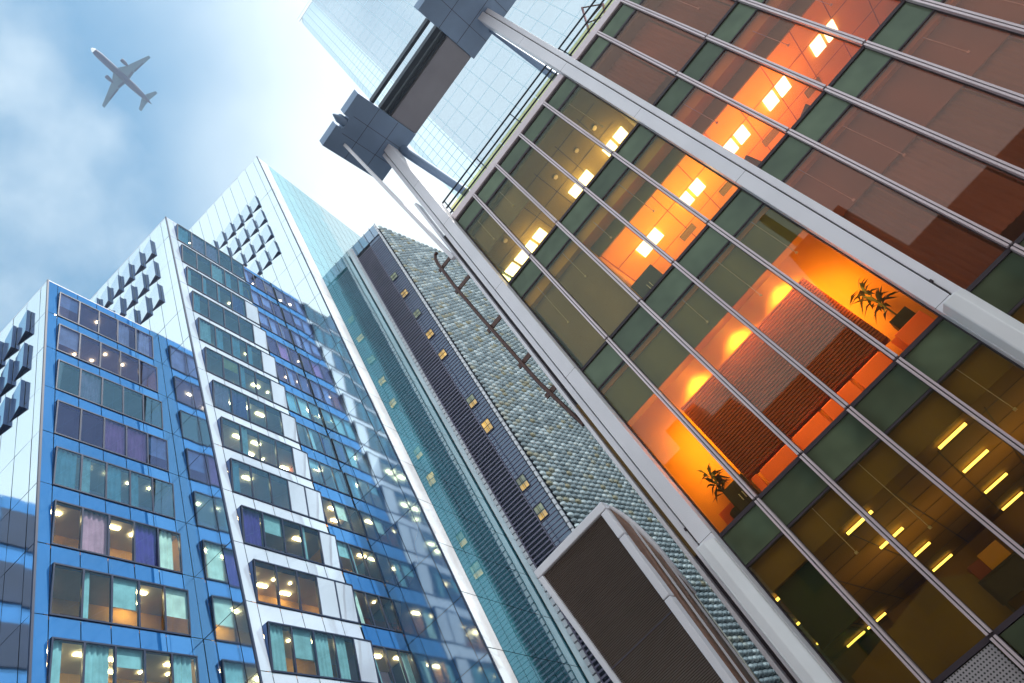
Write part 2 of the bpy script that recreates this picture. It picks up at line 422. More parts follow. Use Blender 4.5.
# ------------------------------------------------------------------ bubble-clad building between the glass tower and the office
EX, EY, EH = -13.05, 46.6, 78.6
rootE = empty('bubble_clad_building', (EX, EY, 0), 0, 'tall building clad in pale glass bubbles with a dark louvred end and small lit windows', 'building')
ed = Vector((2.23, 8.19)).normalized(); nb = Vector((ed.y, -ed.x))
W0 = 5.05
fE = frame((0, 0), (-1, 0), (0, -1)); fB = frame((0, 0), (ed.x, ed.y), (nb.x, nb.y))
c = MB(); L = 26
c.prism([(-W0, .25, 0), (-.1, .25, 0), (ed.x*L-.1, ed.y*L, 0), (-W0, ed.y*L, 0)], (0, 0, EH-.6))
c.build('core', M['deep'], rootE)
b = MB(fB)                                                               # the bubbles are one clad wall
du, dz = .74, .58
nu, nz = int(24/du), int(EH/dz)
for i in range(nu):
    for k in range(nz):
        u = .25+i*du; z = k*dz+.1
        rr = random.uniform(.85, 1.05); d = .25*rr; hx, hz = du*.47, dz*.47
        cu, cz = u+du/2, z+dz/2+random.uniform(-.02, .02)
        P = []
        for ring, (s, dd) in enumerate(((1, 0), (.86, .55), (.5, .9))):
            for a in range(8):
                an = math.pi/8+a*math.pi/4; ca, sa = math.cos(an), math.sin(an)
                sq = s/max(abs(ca), abs(sa)) if ring == 0 else s*1.05
                P.append((cu+ca*hx*sq, d*dd, cz+sa*hz*sq))
        P.append((cu, d, cz))
        F = []
        for ring in range(2):
            for a in range(8): F.append((ring*8+a, ring*8+(a+1) % 8, ring*8+8+(a+1) % 8, ring*8+8+a))
        for a in range(8): F.append((16+a, 16+(a+1) % 8, 24))
        b.add(P, F, 0, True)
b.build('bubble_cladding', M['bubble'], rootE)
ls = MB(fE)
z = 1.0
while z < EH-3:
    ls.box(2.0, 4.2, 0, .13, z, z+.13); z += .40
ls.box(2.0, 2.06, 0, .16, 0, EH-3); ls.box(4.14, 4.2, 0, .16, 0, EH-3)
ls.build('louvre_screen', M['lead'], rootE)
st = MB(fE); st.box(.35, 2.0, -.1, .04, 0, EH-2.4); st.build('window_strip', mirror_glass('dusk_strip_glass', (.05, .06, .13), (.6, .75, .9), .15), rootE)
fine = MB(fE); z = 1.0
while z < EH-3: fine.box(.35, 1.98, .04, .10, z, z+.05); z += .40
fine.build('strip_fins', M['lead'], rootE)
lit = {63.8: 1, 55.8: 1, 52.2: 1, 41.3: 1}
for z in (67.5, 63.8, 59.7, 55.8, 52.2, 44.8, 41.3, 34.2, 31.0, 20.2):
    w = MB(fE); hh = .95 if z > 50 else 1.25
    for x0, x1, z0, z1 in ((1.1, 1.9, z-.02, z+.02), (1.42, 1.45, z-hh/2, z+hh/2), (1.05, 1.95, z-hh/2-.05, z-hh/2), (1.05, 1.95, z+hh/2, z+hh/2+.05), (1.05, 1.1, z-hh/2, z+hh/2), (1.9, 1.95, z-hh/2, z+hh/2)):
        w.box(x0, x1, .04, .18, z0, z1)
    wo = w.build('window', M['navy'], rootE)
    pn = MB(fE); pn.quad((1.1, .14, z-hh/2), (1.9, .14, z-hh/2), (1.9, .14, z+hh/2), (1.1, .14, z+hh/2))
    pn.build('pane', M['litw'] if lit.get(z, 0) else M['litw2'], wo)
    if z < 45:
        bl = MB(fE); bl.quad((1.1, .145, z-hh/2), (1.9, .145, z-hh/2), (1.9, .145, z-.1), (1.1, .145, z-.1)); bl.build('lower_pane', M['litw'], wo)
for t0, mats in ((4.22, 'pale'), (.0, 'white')):                          # ribbed metal trims
    tr = MB(fE); z = .2
    while z < EH-.5:
        tr.box(t0, t0+(.30 if t0 else .22), -.05, .22, z, z+.5); z += .62
    tr.build('ribbed_trim', M['metal'], rootE)
tr = MB(fE); tr.box(4.55, 5.0, -.05, .12, 0, EH); tr.build('junction_panel', M['white'], rootE)
gp = MB(fE)
for i in range(5): gp.box(i*1.0+.03, i*1.0+.97, .0, .05, EH-2.2, EH)
gp.build('parapet_glass', M['pale'], rootE)
gp = MB(fE)
for i in range(6): gp.box(max(0, i*1.0-.03), i*1.0+.03, .0, .12, EH-2.4, EH+.15)
gp.box(0, W0, .0, .10, EH-2.45, EH-2.3)
gp.build('parapet_post', M['navy'], rootE)

# ------------------------------------------------------------------ the office building on the right
OX, OY = 1.8106, 14.8903
RZ = R(-8.77)
rootF = empty('office_building', (OX, OY, 0), RZ, 'large office building with glowing orange rooms behind silver mullions and columns', 'building')
UC = .48                                                                  # where the viewer stands along the facade
def G(u, z, y):                                                           # facade point carried back to depth y
    return (u+(u-UC)*y/15, y, z+(z-1.7)*y/15)
U0, U1 = -3.45, 17.0
LV = [0.0, 3.4, 7.83, 13.9, 18.6, 23.2]
CZ = {1: 3.0, 2: 6.3, 3: 12.9, 4: 17.3, 5: 22.2}                          # ceiling under each slab
D = 30
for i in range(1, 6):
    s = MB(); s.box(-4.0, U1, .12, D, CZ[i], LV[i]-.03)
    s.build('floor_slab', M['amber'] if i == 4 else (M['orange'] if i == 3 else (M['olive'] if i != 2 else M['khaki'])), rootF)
w = MB(); w.box(-4.0, U1, 9.0, 9.3, 0, 23.17); w.build('core_wall', M['khaki'], rootF)
w = MB(); w.box(-4.08, -4.0, .0, D, 0, 23.2); w.box(U1, U1+.1, 0, D, 0, 23.2); w.box(-4.0, U1, D, D+.1, 0, 23.2); w.build('side_wall', M['teal'], rootF)
rf = MB(); rf.box(-4.1, U1+.1, .36, D+.1, 23.2, 23.3); rf.build('roof', M['concrete'], rootF)
mulls = [-2.28, -.92, .45, 1.82, 4.77, 6.07, 7.4, 8.72, 10.04, 11.36, 14.0, 15.3]
cols = [(-4.07, -3.45), (2.98, 3.6), (12.0, 12.62)]
edges = [-3.45, -2.28, -.92, .45, 1.82, 2.98]
edges2 = [3.6, 4.77, 6.07, 7.4, 8.72, 10.04, 11.36, 12.0]
edges3 = [12.62, 14.0, 15.3, 17.0]
for u in mulls:
    m = MB()
    for i in range(5):
        z0, z1 = LV[i]+.03, LV[i+1]-.03
        m.box(u-.062, u-.012, -.13, .02, z0, z1); m.box(u+.012, u+.062, -.13, .02, z0, z1)
        m.box(u-.072, u+.072, -.02, .06, z0, z1, 1)
    m.build('mullion', [M['mull'], M['gap']], rootF)
for es in (edges, edges2, edges3):
    for z0, z1, yf in [(z-.05, z+.04, -.045) for z in LV[1:5]]+[(z-.885, z-.835, -.02) for z in LV[1:5]]+[(23.12, 23.2, -.03), (22.3, 22.4, -.02)]:
        t = MB(); t.box(es[0], es[-1], yf, .10, z0, z1); t.build('transom', M['gap'], rootF)
    for i in range(5):
        for k in range(len(es)-1):
            a, bb = es[k], es[k+1]
            right = a > 3.3
            low = i == 0 and a > -2.4 and a < -1
            jig = random.uniform(-.006, .006)
            if i == 0:
                continue
            p = MB(); tl = [random.uniform(-.007, .007) for _ in range(3)]; tl.append(tl[0]+tl[2]-tl[1]); zb_, zt_ = LV[i]+.04, LV[i+1]-.89
            p.hexa([(a, tl[0], zb_), (bb, tl[1], zb_), (bb, tl[1]+.015, zb_), (a, tl[0]+.015, zb_), (a, tl[3], zt_), (bb, tl[2], zt_), (bb, tl[2]+.015, zt_), (a, tl[3]+.015, zt_)])
            p.build('window_pane', M['fpaner'] if (right and i >= 2) else M['fpane'], rootF)
            p = MB(); p.box(a, bb, .0+jig, .03+jig, LV[i+1]-.82, LV[i+1]-.05)
            p.build('spandrel', M['spandrel'], rootF)
# ground-floor band: perforated metal below the lowest transom
perf = perforated('perforated_metal', (.40, .36, .37), .062, .26)
for k in range(len(edges)-1):
    p = MB(); p.box(edges[k]+.1, edges[k+1]-.1, -.03, .03, .6, 3.33); p.build('perforated_panel', perf if k < 2 else M['spandrel'], rootF)
for es in (edges2, edges3):
    p = MB(); p.box(es[0], es[-1], -.03, .03, .3, 3.33); p.build('ground_cladding', M['spandrel'], rootF)

# columns with their groove, casing and canopy ends
for ci, (a, bb) in enumerate(cols):
    c = MB()
    side = -1 if ci == 0 else 1
    if ci == 0:
        c.box(a+.22, bb-.015, -.34, .2, 0, 30.4); c.box(a, a+.17, -.26, .2, 0, 30.4); c.box(a+.17, a+.22, -.20, .2, 0, 30.4, 1)
    else:
        c.box(a+.015, bb-.24, -.34, .2, 0, 30.4); c.box(bb-.19, bb, -.26, .2, 0, 30.4); c.box(bb-.24, bb-.19, -.20, .2, 0, 30.4, 1)
    for z in (13.9, 18.6, 23.2, 7.9, 26.5): c.box(a+.2 if ci == 0 else a+.01, bb-.01 if ci == 0 else bb-.22, -.342, -.3, z-.012, z+.012, 1)
    for x in ((bb-.012, bb+.012) if ci == 0 else (a-.012, a+.012),): c.box(x[0], x[1], -.05, .1, 0, 23.2, 1)
    co = c.build('column', [M['metal'], M['gap']], rootF, .012)
    k = MB(); x0, x1 = (a+.1, bb-.02) if ci == 0 else (a+.02, bb-.03)
    k.prism([(x0, -.36, .2), (x0+.1, -.66, .2), (x1-.2, -.66, .2), (x1, -.45, .2), (x1, -.36, .2)], (0, 0, 7.55))
    k.build('column_casing', M['white_metal'], co, .03)
    bt = MB(); xb = a+.195 if ci == 0 else bb-.215
    bt.box(xb-.05, xb+.05, -.30, -.18, 8.35, 8.42); bt.box(xb-.02, xb+.02, -.28, -.2, 8.0, 8.35)
    bt.build('bolt', M['gap'], co)
# slim outer profiles left of the first column
pr = MB(); pr.box(-4.32, -4.22, -.16, .2, 0, 26.0); pr.box(-4.22, -4.1, -.02, .2, 0, 23.2, 1)
pr.build('edge_profile', [M['metal'], M['gap']], rootF, .01)
pr = MB(); pr.box(-4.21, -4.11, -.05, .0, 7.9, 13.2); pr.build('edge_strip', M['khaki'], rootF)
# thin flat post standing off the column up to the canopy
ps = MB(); ps.hexa([(-4.42, -.36, 21.5), (-4.28, -.36, 21.5), (-4.28, -.22, 21.5), (-4.42, -.22, 21.5), (-4.62, -2.05, 30.3), (-4.50, -2.05, 30.3), (-4.50, -1.93, 30.3), (-4.62, -1.93, 30.3)])
ps.build('stay_post', M['metal'], rootF)
# gutter and railing
for a, bb in ((-3.44, 2.97), (3.61, 11.99), (12.63, 17.0)):
    gt = MB(); gt.box(a, bb, -.10, .34, 23.21, 23.56); gt.build('gutter', M['mull'], rootF, .02)
    rl = MB()
    for z in (23.85, 24.25, 24.68): rl.tube([(a, .02, z), (bb, .02, z)], .035, 8)
    n = int((bb-a)/2.1)
    for i in range(n+1):
        x = a+.1+(bb-a-.2)*i/n; rl.box(x-.02, x+.02, .06, .1, 23.56, 24.72)
    rl.build('railing', M['rail'], rootF)
    gl = MB()
    for i in range(n*2): x = a+.1+(bb-a-.2)*i/(n*2); gl.box(x+.02, x+(bb-a-.2)/(n*2)-.02, .12, .135, 23.62, 24.2)
    gl.build('guard_panel', M['fpane'], rootF)
# canopy frame over the roof: end blocks at the columns, soffit beam and blades between them
CZ0 = 30.4
def block(u0, u1, y0, y1, notch):
    k = MB()
    um = (u0+u1)/2
    if notch:
        k.prism([(u0, y0, CZ0), (u0, y1, CZ0), (u1, y1, CZ0), (u1, y0, CZ0), (um+.28, y0, CZ0), (um+.28, y0+.32, CZ0), (um-.28, y0+.32, CZ0), (um-.28, y0, CZ0)], (0, 0, .55))
    else: k.box(u0, u1, y0, y1, CZ0, CZ0+.55)
    for x in (u0+.9, u1-.9): k.box(x-.012, x+.012, y0+.4, y1-.01, CZ0-.004, CZ0+.1, 1)
    for y in (y0+1.15, y0+2.2): k.box(u0+.01, u1-.01, y-.012, y+.012, CZ0-.006, CZ0+.1, 1)
    return k.build('canopy_block', [M['soffd'], M['gap']], rootF, .01)
b1 = block(-5.12, -2.45, -2.75, .48, True)
b2 = block(1.66, 4.92, -2.65, .62, False)
b3 = block(10.7, 13.95, -2.65, .62, False)
nk = MB(); nk.tube([(-3.785, -3.05, CZ0+.2), (-3.785, -2.75, CZ0+.2), (-3.785, -2.3, CZ0+.2)], [.03, .20, .2], 14); nk.build('spigot', M['soffd'], b1)
for a, bb, y0 in ((-2.44, 1.65, -.93), (4.93, 10.69, -.93)):
    k = MB(); k.box(a, bb, y0, .5, CZ0+.06, CZ0+.6); k.build('soffit_beam', M['soffit'], rootF, .02)
    for y, wd in ((-1.95, .07), (-1.42, .12), (-1.16, .06), (-1.02, .05)):
        k = MB(); k.box(a, bb, y-wd, y+wd, CZ0+.15, CZ0+.42); k.build('canopy_blade', M['rail'], rootF)
# brace struts from the canopy blocks down to the roof
for (p0, p1, r0, r1) in (((-3.35, .42, CZ0), (-2.45, 1.2, 23.9), .22, .16), ((2.98, .45, CZ0), (3.0, 1.6, 24.2), .05, .22)):
    k = MB(); k.tube([p0, p1], [r0, r1], 16); k.build('brace', M['soffd'], rootF)
# pole with brackets on the left edge
k = MB(); k.tube([(-4.80, -.02, 22.92), (-4.93, -.02, 22.9), (-5.02, -.02, 22.72), (-5.05, -.02, 22.4), (-5.04, -.02, 20.8), (-4.93, -.02, 18.6), (-4.68, -.02, 14.8), (-4.38, -.02, 12.6)], .065, 10)
pole = k.build('downpipe', M['brown'], rootF)
for z, u in ((22.15, -5.05), (20.6, -5.03), (18.0, -4.91), (15.9, -4.77), (14.3, -4.65)):
    k = MB(); k.box(u-.15, -4.25, .02, .06, z-.09, z+.09); k.build('bracket', M['brown'], pole)

# --- rooms behind the facade
def add(name, mb, mat, parent=rootF, bevel=0): return mb.build(name, mat, parent, bevel)
def bay_blinds(nm, col, y0, y1, z0, z1):
    for i in range(len(edges2)-1):
        f = random.uniform(.82, 1.15); zz0 = z0 if random.random() < .65 else z0+random.uniform(.2, 1.0)
        k = MB(); n = 24; a, b_ = edges2[i]+.03, edges2[i+1]-.03; P = []
        for j in range(n+1):
            x = a+(b_-a)*j/n; y = y0+.03*math.sin(j*1.9+i)+.01*math.sin(j*.7)
            P += [(x, y, zz0), (x, y, z1)]
        k.add(P, [(2*j, 2*j+2, 2*j+3, 2*j+1) for j in range(n)], 0, True)
        add('blind', k, paint(nm, tuple(c*f for c in col), .75, 0, .18, .5))
for es in (edges, edges2):
    for i in range(len(es)-1):
        for st_ in (1, 2, 3, 4):
            if random.random() < .3: continue
            x = (es[i]+es[i+1])/2+random.uniform(-.1, .1); zt_ = LV[st_+1]-random.uniform(.5, 1.2); zl = random.uniform(.9, 2.2)
            k = MB(); k.tube([(x, .10, zt_), (x, .10, zt_-zl)], .009, 6); k.box(x-.03, x+.03, .08, .12, zt_-zl-.05, zt_-zl); add('reflection_streak', k, M['mull'])  # pale rods stand in for mullion reflections in the glass
for z, x0, x1, y1, m_ in ((22.2, -3.9, 2.9, 6.4, 'gap'), (17.3, -.85, 11.8, 5.1, 'rust'), (6.3, -3.9, 11.8, 8.5, 'darkwood')):   # suspended-ceiling grid
    k = MB(); x = x0
    while x < x1: k.box(x, x+.025, .75, y1, z-.012, z-.002); x += 1.2
    y = .9
    while y < y1: k.box(x0, x1, y, y+.025, z-.015, z-.012); y += 1.2
    add('ceiling_grid', k, M[m_])
for u in (-2.9, .1, 1.3, 2.3):
    k = MB(); k.tube([(u, 1.6, 22.14), (u, 1.6, 22.19)], .09, 12); add('ceiling_vent', k, M['metal'])
for u in (1.5, 3.4, 5.4, 7.3):
    k = MB(); k.box(u-.3, u+.3, 3.4, 3.7, 17.24, 17.29); add('ceiling_vent', k, M['greenblind'])
# storey 4 (top): olive ceilings, square lamps in pairs on the left, closed blinds on the right
k = MB(); k.box(-3.4, 2.95, 6.5, 6.6, 18.6, 22.2); add('partition', k, M['olive'])
k = MB(); k.box(3.3, 3.42, .3, 8.9, 18.6, 22.2); add('partition', k, M['olive'])
bay_blinds('brown_blind', (.32, .155, .095), .55, .6, 18.7, 22.25)
k = MB(); k.box(-3.4, -.95, .30, .33, 20.9, 22.25); add('blind', k, M['greyblind'])
for u in (-3.4, -2.3, .48, 2.45):
    for du_ in (-.3, .3):
        k = MB(); k.box(u+du_-.24, u+du_+.24, 2.55, 3.0, 22.13, 22.18); add('ceiling_lamp', k, M['lampw'])
# storey 3: amber ceiling, pairs of square lamps
k = MB(); k.box(-.95, 11.9, .5, .56, 16.75+.0, 17.28); add('bulkhead', k, M['greenblind'])
k = MB(); k.box(-.9, 11.9, 5.2, 5.3, 13.9, 17.3); add('partition', k, M['orange'])
k = MB(); k.box(-.98, -.86, .3, 5.2, 13.9, 17.3); add('partition', k, M['amber'])
k = MB(); k.box(-3.4, -.99, .30, .34, 13.95, 17.3); add('blind', k, M['greyblind'])  # mauve sheet stands in for a grey reflection across these bays
for u in (.45, 2.45, 4.5, 6.3, 8.3):
    for du_ in (-.26, .26):
        k = MB(); k.box(u+du_-.2, u+du_+.2, 2.15, 2.7, 17.23, 17.28); add('ceiling_lamp', k, M['lampw'])
# storey 2: blind above, glowing orange wall with downlights, timber slat screen, bright sill panels
k = MB(); k.box(-3.98, 3.25, .16, .19, 11.75, 13.05); add('blind', k, M['greenblind'])
k = MB(); k.box(-3.98, 3.25, 1.15, 1.25, 7.83, 12.9); add('partition', k, M['orange'])
k = MB(); k.box(-3.98, 3.25, .2, 1.15, 12.2, 12.26); add('bulkhead', k, M['amber'])
for u in (-1.65, -.08, 1.5):
    k = MB(); k.tube([(u+.05, .62, 12.12), (u+.05, .62, 12.19)], .10, 14); add('ceiling_lamp', k, M['spot'])
sc = MB(); z = 8.5
while z < 10.95: sc.box(-2.2, 2.1, .34, .38, z, z+.052); z += .078
for x in (-2.2, -.9, .5, 2.05): sc.box(x, x+.05, .38, .42, 8.45, 11.0)
add('slat_screen', sc, M['timber'])
k = MB(); k.box(-2.2, 2.1, .46, .5, 8.45, 11.0); add('screen_backing', k, M['timber'])
for a, bb in ((-2.12, -1.95), (-1.86, -.98), (-.84, -.02), (.06, .9), (.98, 1.76), (2.2, 2.9)):
    k = MB(); k.hexa([(a, .14, 7.9), (bb, .14, 7.9), (bb, .33, 7.9), (a, .33, 7.9), (a, .26, 8.36), (bb, .26, 8.36), (bb, .33, 8.4), (a, .33, 8.4)]); add('sill_panel', k, M['ored'], bevel=.01)
for a, bb in ((-3.38, -2.5), (2.12, 2.36)):
    k = MB(); k.box(a, bb, .9, 1.0, 7.9, 8.6); add('sill_panel', k, M['ored'])
bay_blinds('mauve_blind', (.36, .24, .205), .4, .44, 7.9, 12.95)
k = MB(); k.box(3.62, 11.95, .3, .36, 11.3, 12.95); add('bulkhead', k, M['brownblind'])
# storey 1: brown offices, rows of tubes on the ceiling
k = MB(); k.box(-3.4, 11.9, 8.6, 8.7, 3.4, 6.3); add('partition', k, M['khaki'])
k = MB(); k.box(-3.4, -2.35, .25, .29, 4.95, 6.9); add('blind', k, paint('dark_teal_blind', (.025, .05, .04), .6))
k = MB(); k.hexa([(-3.38, .5, 3.4), (1.1, .5, 3.4), (1.1, .56, 3.4), (-3.38, .56, 3.4), (-3.38, .5, 4.35), (-1.0, .5, 4.7), (-1.0, .56, 4.7), (-3.38, .56, 4.35)]); add('low_partition', k, M['khaki'])
for u in (-3.6, -1.15, 1.3, 3.75, 6.2):
    for y in (.45, 2.8, 5.35, 7.9):
        k = MB(); k.box(u-.34, u+.34, y-.026, y+.026, 6.2, 6.25); add('ceiling_lamp', k, M['lampy'])

def area(name, u, y, z, sx, sy, power, col, rot=(0, 0, 0), spot=None):
    l = bpy.data.lights.new(name, 'SPOT' if spot else 'AREA'); l.energy = power; l.color = col
    if spot: l.spot_size = R(spot); l.spot_blend = 1.0; l.shadow_soft_size = .12
    else: l.shape = 'RECTANGLE'; l.size = sx; l.size_y = sy
    o = bpy.data.objects.new(name, l); COL.objects.link(o); o.parent = rootF; o.location = (u, y, z); o.rotation_euler = rot
    return o
WARM = (1, .54, .13); YEL = (1, .68, .28)
for u in (-2.3, .48, 2.3): area('lamp_and_fill_light', u, 2.8, 21.3, .6, .6, 24, YEL, (math.pi, 0, 0))
for u in (.45, 2.45, 4.5, 6.3): area('lamp_and_fill_light', u, 2.4, 15.6, 1.0, 1.0, 44, WARM, (math.pi, 0, 0))
for u in (-1.6, -.03, 1.55): area('lamp_and_fill_light', u, .66, 12.1, 0, 0, 300, WARM, (R(14), 0, 0), spot=110)
area('lamp_and_fill_light', -2.75, .25, 10.2, .5, 2.0, 30, WARM, (R(90), 0, 0))  # added fill for the left side bay, no fitting modelled
area('lamp_and_fill_light', 2.4, .25, 10.2, .5, 2.0, 30, WARM, (R(90), 0, 0))  # added fill for the right side bay, no fitting modelled
for u in (-1.9, -1.1, -.3, .5, 1.3, 1.9): area('lamp_and_fill_light', u, .24, 11.7, 0, 0, 260, (1, .42, .10), (R(3), 0, 0), spot=80)  # added fill hidden behind the blind, washes slat screen and sill panels
for u in (-1.1, 2.0, 5.0): area('lamp_and_fill_light', u, 3.5, 4.6, 1.5, 1.5, 16, YEL, (math.pi, 0, 0))

# --- loose things standing inside the office building
def wF(u, y, z):
    v = Matrix.Rotation(RZ, 3, 'Z') @ Vector((u, y, 0)); return (OX+v.x, OY+v.y, z)
def chair(u, y, z, rz, label, group='office chairs by the windows'):
    t = empty('office_chair', wF(u, y, z), RZ+rz, label, 'chair', group)
    k = MB(); k.tube([(0, 0, .1), (0, 0, .45)], .035, 8)
    for i in range(5):
        a = i*2*math.pi/5; k.tube([(0, 0, .1), (.3*math.cos(a), .3*math.sin(a), .06)], .025, 6)
    k.build('base', M['darkwood'], t)
    k = MB(); k.box(-.25, .25, -.25, .25, .45, .54); k.build('seat', M['darkwood'], t, .03)
    k = MB(); k.hexa([(-.22, .22, .6), (.22, .22, .6), (.22, .28, .6), (-.22, .28, .6), (-.2, .3, 1.15), (.2, .3, 1.15), (.2, .36, 1.15), (-.2, .36, 1.15)]); k.build('backrest', M['darkwood'], t, .03)
    return t
chair(-2.75, .75, 18.6, .4, 'dark office chair silhouetted behind the glass in the top left bay')
chair(3.95, 1.0, 13.9, 2.5, 'dark office chair on the orange floor just right of the silver column')
chair(5.6, .95, 13.9, -.6, 'dark office chair on the orange floor under two square ceiling lamps', )
def plant(u, y, z, h, label, n=46, spread=.55):
    t = empty('potted_plant', wF(u, y, z), 0, label, 'plant', 'potted plants in the orange rooms')
    k = MB(); k.tube([(0, 0, 0), (0, 0, .45)], [.17, .23], 14); k.build('pot', M['pot'], t)
    k = MB(); rr = random.Random(int(abs(u)*100)); k.tube([(0, 0, .4), (.02, 0, h*.7)], .02, 6); k.build('stem', M['leaf'], t)
    k = MB()
    for i in range(n):
        a = rr.uniform(0, 6.28); el = rr.uniform(-.3, 1.2); l = rr.uniform(.25, spread)
        b0 = Vector((.02, 0, rr.uniform(.5, .85)*h)); d = Vector((math.cos(a)*math.cos(el), math.sin(a)*math.cos(el), math.sin(el)))
        sd = d.cross(Vector((0, 0, 1))).normalized()*.045
        tip = b0+d*l-Vector((0, 0, .12)); md = b0+d*l*.5
        k.add([tuple(b0), tuple(md+sd), tuple(tip), tuple(md-sd)], [(0, 1, 2, 3)])
    k.build('foliage', M['leaf'], t)
plant(2.62, .7, 7.83, 2.5, 'bushy potted plant against the amber wall beside the silver column')
plant(-2.9, .7, 7.83, 1.9, 'small potted plant against the amber wall left of the timber slat screen')
def cabinet(u, y, z, w, h, label, mat):
    t = empty('cabinet', wF(u, y, z), RZ, label, 'cabinet')
    k = MB(); k.box(-w/2, w/2, 0, .4, 0, h); k.build('carcass', mat, t, .01)
    for s in (-1, 1):
        d = MB(); d.box(-w/2+.02 if s < 0 else .01, -.01 if s < 0 else w/2-.02, -.02, 0, .04, h-.03); dd = d.build('door', mat, t)
        hd = MB(); hd.box(s*.05-.01, s*.05+.01, -.05, -.02, h*.4, h*.6); hd.build('handle', M['metal'], dd)
    return t
cabinet(-2.55, .5, 7.9, .62, .85, 'dark cabinet beside the small potted plant, left of the timber slat screen', M['darkwood'])
cabinet(2.6, .35, 7.9, .45, .8, 'dark cabinet below the bushy potted plant beside the silver column', M['darkwood'])
cabinet(-.45, .5, 13.9, .9, 1.1, 'black cabinet on the orange floor at the left end of the lit ceiling', M['darkwood'])
def desk(u, y, z, label):
    t = empty('desk', wF(u, y, z), RZ, label, 'desk')
    k = MB(); k.box(-.8, .8, -.35, .35, .7, .74); k.build('desktop', M['darkwood'], t)
    for sx in (-.74, .74):
        for sy in (-.3, .3):
            k = MB(); k.box(sx-.03, sx+.03, sy-.03, sy+.03, 0, .7); k.build('leg', M['darkwood'], t)
    k = MB(); k.box(-.8, .8, -.33, -.3, .25, .7); k.build('modesty_panel', M['darkwood'], t)
desk(.35, .65, 3.4, 'dark desk carrying two storage boxes, behind the glass just above the perforated metal panel')
bx = MB(); bx.box(-.22, .22, -.15, .15, 0, .34); bo = bx.build('storage_box', M['orange'], None, .01)
bo.location = wF(.1, .6, 4.14); bo.rotation_euler = (0, 0, RZ); tag(bo, 'orange storage box standing on the dark desk', 'box')
bx = MB(); bx.box(-.14, .14, -.13, .13, 0, .3); bo = bx.build('storage_box', M['redfab'], None, .01)
bo.location = wF(-.28, .6, 4.14); bo.rotation_euler = (0, 0, RZ+.2); tag(bo, 'dark red storage box beside the orange box on the desk', 'box')

# things on its roof
lm = empty('roof_davit', wF(4.2, 1.2, 23.3), RZ, 'reddish lattice davit leaning out over the roof railing', 'davit')
k = MB(); A0, A1, B0, B1 = Vector((-.25, 0, 0)), Vector((1.5, 0, 3.6)), Vector((.55, 0, .2)), Vector((1.95, 0, 2.6))
k.tube([A0, A1], .05, 8); k.tube([B0, B1], .05, 8); k.build('boom', paint('davit_paint', (.35, .2, .22), .4, .3), lm)
k = MB()
for i in range(5):
    a = A0.lerp(A1, i/4); b_ = B0.lerp(B1, i/4); k.tube([a, b_], .03, 6)
    if i < 4: k.tube([a, B0.lerp(B1, (i+1)/4)], .025, 6)
k.build('lattice', M['brown'], lm)
an = empty('antenna', wF(1.45, 1.5, 23.3), RZ, 'small dark forked antenna on the roof behind the railing', 'antenna')
k = MB(); k.tube([(0, 0, 0), (0, 0, 1.9)], .03, 6); k.build('mast', M['rail'], an)
k = MB(); k.tube([(-.28, 0, 2.05), (0, 0, 1.9), (.28, 0, 1.98)], .025, 6); k.tube([(0, 0, 1.9), (.05, 0, 2.2)], .02, 6); k.build('fork', M['rail'], an)

# office row across the street behind the viewer; the big glass wall mirrors its skyline
ob = empty('street_block', wF(4, -38, 0), RZ, 'brick block across the street, seen only as a skyline mirrored in the orange-lit glass', 'building')
k = MB()
for x0, x1, h in ((-34, -22, 26), (-22, -9, 31), (-9, 3, 28), (3, 8, 36), (8, 24, 29), (24, 40, 33)): k.box(x0, x1, -14, 0, 0, h)
k.box(4.5, 5.2, -4, -3, 36, 43); k.box(-15, -12, -6, -3, 31, 35)
k.build('wall', paint('brick_wall', (.22, .12, .08), .85, 0, .25, .4), ob)
for i in range(14):
    for j in range(4):
        k = MB(); x = -30+i*5; k.box(x, x+1.6, .02, .1, 5+j*5.4, 7.4+j*5.4); k.build('window', M['navy'], ob)

# ------------------------------------------------------------------ louvred plant box at the bottom
vb = empty('louvred_plant_box', wF(-6.4, -1, 0), RZ, 'metal framed plant box with a dark fine-louvred face and a curved brown side', 'plant box')
def vp(u, z, y=-.0):   # face corners, given on the facade plane, brought to y=-1
    q = G(u, z, -1.0); return (q[0]+6.4, y, q[2])
TL, TR, BL, BR = vp(-7.97, 10.5), vp(-5.26, 10.47), vp(-7.35, 4.9), vp(-5.2, 4.9)
def lerp(a, b, t): return tuple(a[i]+(b[i]-a[i])*t for i in range(3))
def fpt(s, t, y=0.0):
    p = lerp(lerp(TL, TR, s), lerp(BL, BR, s), t); return (p[0], y, p[2])
fr_ = MB()
def fbar(s0, s1, t0, t1, y0=-.06, y1=.2): fr_.hexa([fpt(s0, t1, y0), fpt(s1, t1, y0), fpt(s1, t1, y1), fpt(s0, t1, y1), fpt(s0, t0, y0), fpt(s1, t0, y0), fpt(s1, t0, y1), fpt(s0, t0, y1)])
fbar(0, 1, -.02, .022); fbar(0, .06, .026, 1); fbar(.92, 1.0, .026, .17); fbar(.92, 1, .174, .50); fbar(.92, 1, .504, 1); fbar(.06, .92, .97, 1)
fr_.build('frame', M['metal'], vb, .02)
lv = MB()
for i in range(110):
    t0 = .024+i*.0086; lv.hexa([fpt(.06, t0+.0052, .0), fpt(.92, t0+.0052, .0), fpt(.92, t0+.0052, .04), fpt(.06, t0+.0052, .04), fpt(.06, t0, .02), fpt(.92, t0, .02), fpt(.92, t0, .06), fpt(.06, t0, .06)])
